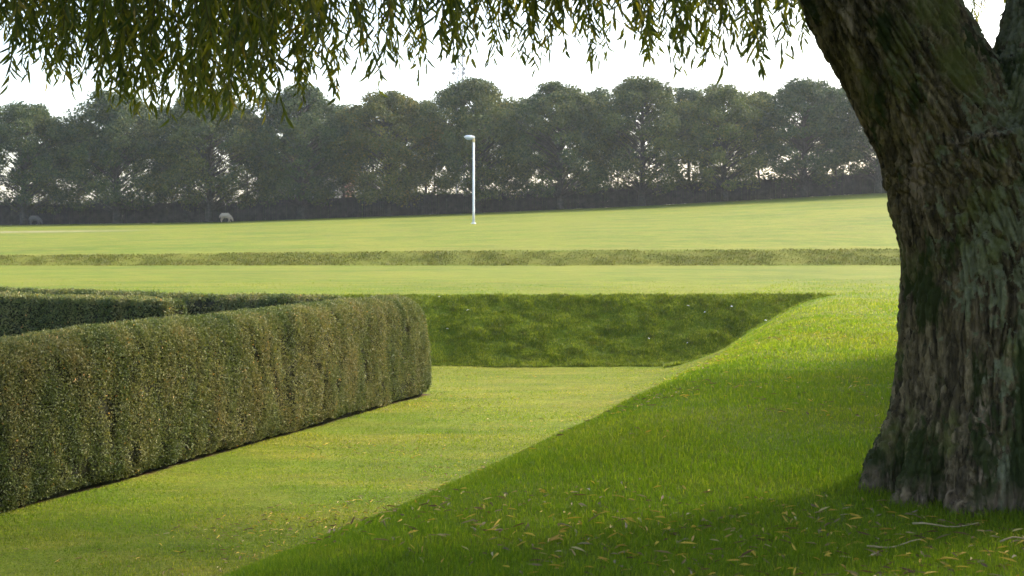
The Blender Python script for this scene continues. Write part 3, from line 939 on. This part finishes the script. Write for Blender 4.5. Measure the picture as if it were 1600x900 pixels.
# ------------------------------------------------------------------ lamp post on the upper lawn
m_white, nt, out = new_mat('white_paint')
principled(nt, out, ramp(nt, [(0.3, (0.52, 0.53, 0.54)), (0.6, (0.68, 0.68, 0.67))], noise(nt, 3, 4, 0.6, objco(nt))), 0.45, 0.4)
m_grey, nt, out = new_mat('grey_housing')
principled(nt, out, (0.55, 0.57, 0.60), 0.4, 0.5)
m_lens, nt, out = new_mat('lamp_lens')
principled(nt, out, (0.34, 0.38, 0.50), 0.25, 0.5)
m_brass, nt, out = new_mat('bracket_metal')
principled(nt, out, (0.55, 0.45, 0.25), 0.5, 0.4)
lx_, ly_ = (740 - 800) / 2000 * 80, 80.0
lz = float(height(lx_, ly_))
lamp = empty('lamp_post', (lx_, ly_, lz))
tag(lamp, 'slim white lamp post standing alone on the upper lawn', 'lamp post')
mb = MB(); mb.tube([(0, 0, -0.1), (0, 0, 1.0), (0, 0, 1.05), (0, 0, 5.2)], [0.080, 0.078, 0.070, 0.058], 16); mb.build('pole', m_white, lamp, True)
mb = MB(); mb.tube([(0, 0, -0.05), (0, 0, 0.04), (0, 0, 0.06)], [0.16, 0.15, 0.1], 16); mb.build('base_collar', m_grey, lamp, True)
mb = MB(); mb.tube([(0.0, 0, 5.1), (0.0, 0, 5.26), (0.005, 0, 5.40)], [0.085, 0.075, 0.05], 12); mb.build('bracket', m_brass, lamp, True)
def pod(zs, name, mat, parent):
    mb = MB()
    pts, rad = [], []
    m_ = MB()
    nx_, nt_ = 10, 16
    vv = []
    for i in range(nx_ + 1):
        t_ = i / nx_
        x = 0.07 - 0.66 * t_
        s_ = math.sin(math.pi * (0.06 + 0.90 * t_)) ** 0.45
        for k in range(nt_):
            a = 2 * math.pi * k / nt_
            vv.append((x, 0.14 * s_ * math.cos(a), 5.36 + 0.04 * t_ + zs * s_ * math.sin(a) * (1.0 if math.sin(a) > 0 else 0.35)))
    f4 = [(i * nt_ + k, i * nt_ + (k + 1) % nt_, (i + 1) * nt_ + (k + 1) % nt_, (i + 1) * nt_ + k) for i in range(nx_) for k in range(nt_)]
    mb.add(vv, f4)
    mb.add(vv[:nt_] + [(0.075, 0, 5.36)], None, [(nt_, (k + 1) % nt_, k) for k in range(nt_)])
    mb.add(vv[-nt_:] + [(-0.60, 0, 5.40)], None, [(nt_, k, (k + 1) % nt_) for k in range(nt_)])
    return mb.build(name, mat, parent, True)
head = pod(0.15, 'lamp_head', m_white, lamp)
mb = MB()
vv = []
for i in range(9):
    t_ = i / 8
    x = -0.05 - 0.48 * t_; s_ = math.sin(math.pi * (0.08 + 0.84 * t_)) ** 0.5
    for k in range(9):
        a = math.pi + math.pi * k / 8
        vv.append((x, 0.115 * s_ * math.cos(a), 5.345 + 0.04 * t_ + 0.14 * s_ * math.sin(a)))
mb.add(vv, [(i * 9 + k, (i + 1) * 9 + k, (i + 1) * 9 + k + 1, i * 9 + k + 1) for i in range(8) for k in range(8)])
mb.build('lens', m_lens, head, True)

# ------------------------------------------------------------------ far trees
def far_leaf_material():
    m, nt, out = new_mat('far_foliage')
    oi = N(nt, 'ShaderNodeObjectInfo')
    r = rnd_attr(nt)
    big = noise(nt, 0.35, 3, 0.6, pos(nt))
    f_ = math_(nt, 'ADD', math_(nt, 'MULTIPLY', r, 0.45), math_(nt, 'MULTIPLY', big, 0.6))
    col = ramp(nt, [(0.22, (0.021, 0.040, 0.019)), (0.46, (0.040, 0.068, 0.024)), (0.64, (0.085, 0.108, 0.030)), (0.82, (0.155, 0.145, 0.038))], f_)
    tint = oi.outputs['Color']
    col = mix(nt, 1.0, col, tint, 'MULTIPLY')
    leafy(nt, out, col, col, 0.25, 0.6, 0.2)
    return m
FL = far_leaf_material()
m_fbark, nt, out = new_mat('far_bark')
principled(nt, out, ramp(nt, [(0.3, (0.035, 0.034, 0.030)), (0.7, (0.08, 0.075, 0.065))], noise(nt, 4, 4, 0.6, objco(nt))), 0.9, 0.1)

def far_tree_meshes(seed, H, spread, bole, nclump, per, trunk_r, leaf, low_sparse=0.5):
    """tapered trunk with limbs; crown of small leaf faces gathered round branch tips"""
    r = np.random.default_rng(seed)
    mb = MB()
    lean = r.normal(0, 0.15, 2)
    top = (lean[0], lean[1], H * 0.93)
    zs = np.linspace(-0.2, H * 0.93, 8)
    mb.tube([(lean[0] * (z / H) + 0.05 * math.sin(z * 1.3 + seed), lean[1] * (z / H), z) for z in zs], [trunk_r * (1.25 - 1.1 * (max(z, 0) / H)) * (1.25 if z < 0.1 else 1) for z in zs], 8)
    cl = []
    for k in range(nclump):
        t_ = (k + r.uniform(0, 1)) / nclump
        z = bole + (H - bole) * t_ ** 0.82
        rel = (z - bole) / (H - bole)
        # egg-shaped envelope, widest at about 40 %
        env = spread * (math.sin(math.pi * min(1, (rel * 0.79 + 0.16)) ** 0.85) ** 0.7) 
        a = r.uniform(0, 2 * np.pi)
        env *= 0.55 + 0.65 * float(noise3(rel * 3.5 + seed, math.cos(a) * 1.3, math.sin(a) * 1.3, 3))
        q_ = r.uniform(0.25, 1.0) ** 0.6
        x, y = env * q_ * math.cos(a), env * q_ * math.sin(a)
        if rel < 0.48 and r.uniform() < low_sparse: continue
        cl.append((x + lean[0] * z / H, y + lean[1] * z / H, z, 0.55 + 0.55 * r.uniform() * (1 - 0.5 * rel)))
        zb = max(bole * 0.7, z - env * 0.55 * q_)
        p0 = (lean[0] * zb / H, lean[1] * zb / H, zb)
        mid = (x * 0.5 + lean[0] * z / H, y * 0.5 + lean[1] * z / H, zb * 0.4 + z * 0.6)
        mb.tube([p0, mid, (x + lean[0] * z / H, y + lean[1] * z / H, z)], [trunk_r * 0.2, trunk_r * 0.11, 0.012], 5, False)
    for k in range(9):                                    # leading shoots break the outline
        a = r.uniform(0, 2 * np.pi); q_ = spread * 0.38 * r.uniform(0, 1)
        cl.append((q_ * math.cos(a), q_ * math.sin(a), H * (0.99 - 0.30 * q_ / spread) * r.uniform(0.90, 0.985), r.uniform(0.35, 0.6)))
    bs, sz = [], []
    for x, y, z, s_ in cl:
        m_ = int(per * (0.6 + 0.8 * r.uniform()))
        p = unit(m_, r) * r.uniform(0.35, 1, (m_, 1)) ** 0.6 * np.array([s_, s_, s_ * 0.7]) * 1.15
        bs.append(np.array([x, y, z]) + p)
    b = np.concatenate(bs)
    b = b[b[:, 2] > bole * 0.45]
    # break the crown into lumps so sky and dark show between
    g = fbm(b[:, 0] * 1.5 + seed, b[:, 1] * 1.5, b[:, 2] * 1.7, 2, seed)
    b = b[r.uniform(0.26, 0.46, len(b)) < g]
    m_ = len(b)
    ln = leaf * r.uniform(0.6, 1.5, m_)
    V, q = leaves(b, unit(m_, r), ln, ln * 0.62, unit(m_, r), 0, 0.15)
    lm = mesh_from('crown', V, q, False, np.repeat(np.clip(r.normal(0.5, 0.25, m_), 0, 1), 6))
    lm.materials.append(FL)
    tm = mb.mesh('trunk', True); tm.materials.append(m_fbark)
    return tm, lm

front_meshes = [far_tree_meshes(300 + k, 10.5, 5.7, 1.35, 230, 260, 0.25, 0.165, 0.30) for k in range(5)]
slim_meshes = [far_tree_meshes(400 + k, 10.0, 4.1, 1.5, 130, 200, 0.11, 0.165, 0.58) for k in range(4)]

def place_tree(kind, x, y, H, base_H, mesh_pair, label, group, k):
    z = float(height(x, y))
    e = empty(kind, (x, y, z), random.uniform(0, 6.28))
    s_ = H / base_H
    wd = s_ * random.uniform(0.95, 1.1)
    e.scale = (wd, wd, s_)
    for nm, me in zip(('trunk', 'crown'), mesh_pair):
        o = bpy.data.objects.new(nm, me); C.objects.link(o); o.parent = e
        t_ = random.random()
        if 'brownish' in label: o.color = (1.55, 1.20, 0.85, 1)
        elif 'yellower' in label: o.color = (1.50, 1.32, 0.80, 1)
        else: o.color = (0.74 + 0.5 * t_, 0.88 + 0.24 * t_, 1.0 - 0.12 * t_, 1)
    tag(e, label, 'tree', group)
    return e

front = [(-105, 10.4, 'broad tree of the far row beyond the left edge of the photo'),
         (37, 10.0, 'broad tree of the far row with the shaded grazing sheep at its foot'),
         (183, 11.0, 'broad tree of the far row, second from the left, above the pale bare strip'),
         (327, 10.9, 'broad tree of the far row just left of the pale grazing sheep'),
         (470, 11.2, 'broad tree of the far row in front of the red brick house'),
         (607, 10.3, 'broad brownish tree of the far row, first whole one left of the lamp post'),
         (746, 11.15, 'tallest tree of the far row, directly behind the white lamp post'),
         (875, 10.5, 'broad tree of the far row, next to the right of the lamp post'),
         (1003, 10.7, 'broad tree of the far row, second to the right of the lamp post'),
         (1132, 9.7, 'yellower topped tree of the far row, third to the right of the lamp post'),
         (1256, 9.8, 'tree of the far row, last one standing fully clear of the willow trunk'),
         (1372, 9.3, 'tree of the far row half hidden by the left edge of the willow trunk'),
         (1500, 9.3, 'tree of the far row beyond the willow trunk')]
for k, (px, H, lab) in enumerate(front):
    y = 110.0 + random.uniform(-0.6, 0.6)
    if 1390 < px < 1700:
        lab = 'tree of the far row behind the willow trunk, seen through its fork'
    place_tree('field_tree', (px - 800) / 2000 * y, y, H, 10.5, front_meshes[k % 5], lab, 'trees of the far row', k)
ordn = ['first', 'second', 'third', 'fourth', 'fifth', 'sixth', 'seventh', 'eighth', 'ninth', 'tenth', 'eleventh', 'twelfth']
for k in range(11):
    px = (front[k + 1][0] + front[k + 2][0]) / 2 + random.uniform(-14, 14)
    y = 117.0 + random.uniform(-1.2, 1.5)
    H = [9.6, 11.0, 10.2, 10.8, 10.9, 10.6, 11.1, 11.0, 10.2, 10.2, 9.6][k] * 0.94
    place_tree('slim_tree', (px - 800) / 2000 * y, y, H, 10.0, slim_meshes[k % 4], 'slim tree behind the %s gap of the far row from the left' % ordn[k], 'slim trees behind the far row', k)
px = -150.0
k = 0
while px < 1560:
    px += random.uniform(75, 120)
    y = random.uniform(122, 129)
    place_tree('thin_tree', (px - 800) / 2000 * y, y, random.uniform(8.0, 9.6), 10.0, slim_meshes[(k * 3 + 1) % 4], 'thin bare stemmed tree standing deep behind the far row', 'thin trees deep behind the far row', k)
    k += 1

# undergrowth behind the fence
n = 90000
ux = rng.uniform(-62, 62, n); uy = rng.uniform(113.4, 119.5, n)
cl = fbm(ux * 0.35, uy * 0.35, 0, 3, 91)
hmax = 1.1 + 2.6 * np.clip(cl - 0.28, 0, 1)
uz = height(ux, uy) + rng.uniform(0, 1, n) ** 0.8 * hmax
ln = 0.24 * rng.uniform(0.6, 1.5, n)
V, q = leaves(np.stack([ux, uy, uz], -1), unit(n, rng), ln, ln * 0.6, unit(n, rng), 0, 0.1)
und = link('undergrowth', mesh_from('undergrowth', V, q, False, np.repeat(rng.uniform(0, 0.7, n), 6)), FL)
tag(und, 'dark leafy undergrowth behind the fence at the far trees', 'undergrowth', kind='stuff')

# ------------------------------------------------------------------ fence behind the row
m_fence, nt, out = new_mat('fence_wood')
principled(nt, out, ramp(nt, [(0.3, (0.030, 0.030, 0.032)), (0.7, (0.065, 0.060, 0.055))], noise(nt, 2.5, 4, 0.6, pos(nt))), 0.9, 0.1)
fy = 112.2
x0 = -52.0
fence = empty('paling_fence', (x0, fy, float(height(x0, fy))))
tag(fence, 'long dark paling fence behind the trunks of the far row', 'fence')
ez = fence.location.z
for k in range(36):
    xa = k * 3.0
    za = float(height(x0 + xa, fy)) - ez; zb = float(height(x0 + xa + 3.0, fy)) - ez
    mb = MB(); mb.box(xa - 0.07, xa + 0.07, -0.07, 0.07, za - 0.3, za + 1.95); mb.build('post', m_fence, fence)
    mb = MB()
    xx = 0.10
    while xx < 2.88:
        w_ = random.uniform(0.10, 0.15)
        zg = za + (zb - za) * xx / 3.0
        mb.box(xa + xx, xa + xx + w_, -0.10, -0.075, zg + 0.05, zg + random.uniform(1.72, 1.84))
        xx += w_ + random.choice([0.008, 0.01, 0.012, 0.03])
    for hz in (0.45, 1.4):
        v_ = [(xa + 0.07, -0.07, za + hz), (xa + 2.93, -0.07, zb + hz), (xa + 2.93, -0.02, zb + hz), (xa + 0.07, -0.02, za + hz)]
        v_ = v_ + [(a, b, c + 0.09) for a, b, c in v_]
        mb.add(v_, [(3, 2, 1, 0), (4, 5, 6, 7), (0, 1, 5, 4), (1, 2, 6, 5), (2, 3, 7, 6), (3, 0, 4, 7)])
    mb.build('paling_panel', m_fence, fence)

# ------------------------------------------------------------------ sheep
def sheep_mesh(name):
    """grazing, head down towards +X; one skinned body"""
    J = {'hip': ((-0.42, 0, 0.66), .25), 'loin': ((-0.15, 0, 0.68), .27), 'chest': ((0.16, 0, 0.66), .28), 'sh': ((0.36, 0, 0.60), .23),
         'neck': ((0.52, 0, 0.46), .13), 'poll': ((0.62, 0, 0.30), .10), 'muz': ((0.70, 0, 0.12), .055), 'tail': ((-0.64, 0, 0.62), .06), 'tail2': ((-0.68, 0, 0.42), .045)}
    E_ = [('loin', 'hip'), ('loin', 'chest'), ('chest', 'sh'), ('sh', 'neck'), ('neck', 'poll'), ('poll', 'muz'), ('hip', 'tail'), ('tail', 'tail2')]
    for s_, t_ in ((-1, 'a'), (1, 'b')):
        J['f1' + t_] = ((0.30, s_ * 0.12, 0.40), .085); J['f2' + t_] = ((0.31, s_ * 0.12, 0.22), .045); J['f3' + t_] = ((0.30 + 0.05 * s_, s_ * 0.12, 0.02), .04)
        J['h1' + t_] = ((-0.40, s_ * 0.13, 0.42), .11); J['h2' + t_] = ((-0.50, s_ * 0.13, 0.24), .05); J['h3' + t_] = ((-0.47 - 0.06 * s_, s_ * 0.13, 0.02), .04)
        J['e1' + t_] = ((0.60, s_ * 0.09, 0.34), .03); J['e2' + t_] = ((0.58, s_ * 0.19, 0.33), .02)
        E_ += [('sh', 'f1' + t_), ('f1' + t_, 'f2' + t_), ('f2' + t_, 'f3' + t_), ('hip', 'h1' + t_), ('h1' + t_, 'h2' + t_), ('h2' + t_, 'h3' + t_), ('poll', 'e1' + t_), ('e1' + t_, 'e2' + t_)]
    keys = list(J)
    keys.remove('loin'); keys.insert(0, 'loin')
    me = bpy.data.meshes.new('skel')
    me.from_pydata([J[k][0] for k in keys], [(keys.index(a), keys.index(b)) for a, b in E_], [])
    o = bpy.data.objects.new('skel', me); C.objects.link(o)
    sk = o.modifiers.new('k', 'SKIN')
    for i, k in enumerate(keys):
        o.data.skin_vertices[0].data[i].radius = (J[k][1], J[k][1])
        o.data.skin_vertices[0].data[i].use_root = (i == 0)
    o.modifiers.new('s', 'SUBSURF').levels = 2
    o.modifiers['s'].render_levels = 2
    bpy.context.view_layer.update()
    res = bpy.data.meshes.new_from_object(o.evaluated_get(bpy.context.evaluated_depsgraph_get()))
    bpy.data.objects.remove(o)
    nv = len(res.vertices)
    c = np.empty(nv * 3, np.float32); res.vertices.foreach_get('co', c); c = c.reshape(-1, 3)
    nn = np.empty(nv * 3, np.float32); res.vertices.foreach_get('normal', nn); nn = nn.reshape(-1, 3)
    wool = np.clip((c[:, 2] - 0.35) / 0.1, 0, 1) * (c[:, 0] < 0.5)
    c = c + nn * (wool * 0.05 * (fbm(c[:, 0] * 9, c[:, 1] * 9, c[:, 2] * 9, 2, 7) - 0.4))[:, None]
    res.vertices.foreach_set('co', c.astype(np.float32).ravel())
    res.polygons.foreach_set('use_smooth', np.ones(len(res.polygons), dtype=bool))
    res.update(); res.name = name
    return res
def wool_material(name, a, b):
    m, nt, out = new_mat(name)
    principled(nt, out, ramp(nt, [(0.3, a), (0.7, b)], noise(nt, 9, 4, 0.6, objco(nt))), 0.95, 0.05, noise(nt, 25, 3, 0.6, objco(nt)), 0.03)
    return m
for px, yb, y, mt, rz, lab in ((354.5, 346, 107.0, wool_material('pale_wool', (0.30, 0.24, 0.17), (0.42, 0.34, 0.25)), -0.15, 'pale cream sheep grazing head down at the foot of the far trees'),
                               (56.5, 351.5, 108.3, wool_material('shaded_wool', (0.09, 0.085, 0.08), (0.14, 0.13, 0.12)), -0.1, 'sheep coloured darker grey for the shade, grazing beside the trunk at far left')):  # second sheep's grey stands for shade, put into the wool colour
    x = (px - 800) / 2000 * y
    me = sheep_mesh('sheep'); me.materials.clear()
    o = link('sheep', me, mt)
    o.location = (x - 0.05, y, float(height(x, y)) - 0.01)
    o.rotation_euler = (0, 0, rz)
    o.scale = (0.86, 0.86, 0.88)
    tag(o, lab, 'sheep', 'grazing sheep')

# ------------------------------------------------------------------ brick house and mast beyond the trees
m_brick, nt, out = new_mat('red_brick')
bt = N(nt, 'ShaderNodeTexBrick')
bt.inputs['Color1'].default_value = (0.20, 0.075, 0.05, 1); bt.inputs['Color2'].default_value = (0.16, 0.06, 0.04, 1); bt.inputs['Mortar'].default_value = (0.22, 0.2, 0.18, 1)
bt.inputs['Scale'].default_value = 4.4
nt.links.new(mapping(nt, objco(nt), (1, 1, 1)), bt.inputs['Vector'])
principled(nt, out, bt.outputs[0], 0.85, 0.2)
m_tile, nt, out = new_mat('roof_tile')
principled(nt, out, ramp(nt, [(0.3, (0.13, 0.065, 0.05)), (0.7, (0.19, 0.09, 0.065))], noise(nt, 3, 4, 0.6, objco(nt))), 0.8, 0.2)
m_glass, nt, out = new_mat('window_glass')
principled(nt, out, (0.05, 0.06, 0.07), 0.1, 0.6)
hy = 150.0
hx = (470 - 800) / 2000 * hy
house = empty('brick_house', (hx, hy, float(height(hx, hy))))
tag(house, 'low red brick house glimpsed through the far trees left of the lamp post', 'house')
mb = MB(); mb.box(-5.2, 5.2, 0, 8, -0.5, 6.4); mb.build('wall', m_brick, house)
mb = MB()
v_ = [(-5.6, -0.4, 6.3), (5.6, -0.4, 6.3), (5.6, 8.4, 6.3), (-5.6, 8.4, 6.3), (-5.6, 4, 9.0), (5.6, 4, 9.0)]
mb.add(v_, [(0, 1, 5, 4), (2, 3, 4, 5), (3, 2, 1, 0)], [(0, 4, 3), (1, 2, 5)])
roof = mb.build('roof', m_tile, house)
mb = MB(); mb.box(-3.0, -2.3, 3.6, 4.4, 8.3, 9.7); mb.build('chimney', m_brick, roof)
for wx_ in (-3.6, -1.2, 1.2, 3.6):
    for wz_ in (1.0, 3.8):
        mb = MB()
        for a in ((-0.55, 0.55, 0, 0.07), (-0.55, 0.55, 1.33, 1.4), (-0.55, -0.48, 0.07, 1.33), (0.48, 0.55, 0.07, 1.33), (-0.03, 0.03, 0.07, 1.33)):
            mb.box(wx_ + a[0], wx_ + a[1], -0.05, 0.0 - 0.003, wz_ + a[2], wz_ + a[3])
        wdw = mb.build('window', m_white, house)
        mb = MB(); mb.box(wx_ - 0.479, wx_ + 0.479, -0.02, -0.006, wz_ + 0.072, wz_ + 1.328); mb.build('pane', m_glass, wdw)

m_steel, nt, out = new_mat('galvanised_steel')
principled(nt, out, (0.07, 0.08, 0.11), 0.6, 0.2)
my = 480.0
mx_ = (719.5 - 800) / 2000 * my
mz = float(height(mx_, my))
mast = empty('lattice_mast', (mx_, my, mz))
tag(mast, 'tall faint lattice mast rising behind the far trees by the lamp post', 'mast')
top_z = 1.6 + my * (355 - 40) / 2000 - mz
mb = MB()
def hw(z): return 1.7 - 1.0 * z / top_z
levels = np.linspace(0, top_z, 34)
for sx, sy in ((-1, -1), (1, -1), (1, 1), (-1, 1)):
    mb.tube([(sx * hw(z), sy * hw(z), z) for z in (0, top_z)], [0.30, 0.24], 6)
cs = [(-1, -1), (1, -1), (1, 1), (-1, 1)]
for za, zb in zip(levels[:-1], levels[1:]):
    for i in range(4):
        a, b = cs[i], cs[(i + 1) % 4]
        mb.tube([(a[0] * hw(za), a[1] * hw(za), za), (b[0] * hw(zb), b[1] * hw(zb), zb)], 0.07, 4)
        mb.tube([(b[0] * hw(za), b[1] * hw(za), za), (a[0] * hw(zb), a[1] * hw(zb), zb)], 0.07, 4)
mb.build('lattice', m_steel, mast)
for py, sides in ((81, (1,)), (87.5, (-1, 1)), (108, (-1.6, 1)), (115, (-1.8, 0.8))):
    z = 1.6 + my * (355 - py) / 2000 - mz
    for s_ in sides:
        mb = MB(); x = s_ * (hw(z) + 0.5)
        mb.tube([(x, -1.1, z), (x, -0.7, z), (x, -0.45, z)], [0.72, 0.7, 0.3], 12)
        mb.box(min(x, s_ * hw(z)) - 0.05, max(x, s_ * hw(z)) + 0.05, -0.45, -0.3, z - 0.08, z + 0.08)
        mb.build('antenna', m_steel, mast)

# ------------------------------------------------------------------ haze
if HAZE > 0:
    mb = MB(); mb.box(-650, 650, -120, 640, -8, 95)
    m, nt, out = new_mat('haze')
    pv = N(nt, 'ShaderNodeVolumePrincipled')
    pv.inputs['Color'].default_value = (0.86, 0.91, 1.0, 1)
    pv.inputs['Density'].default_value = HAZE
    pv.inputs['Anisotropy'].default_value = 0.35
    nt.links.new(pv.outputs[0], out.inputs['Volume'])
    hz = mb.build('haze', m)
    hz.display_type = 'WIRE'
    tag(hz, 'thin pale haze over the fields', 'haze', kind='stuff')
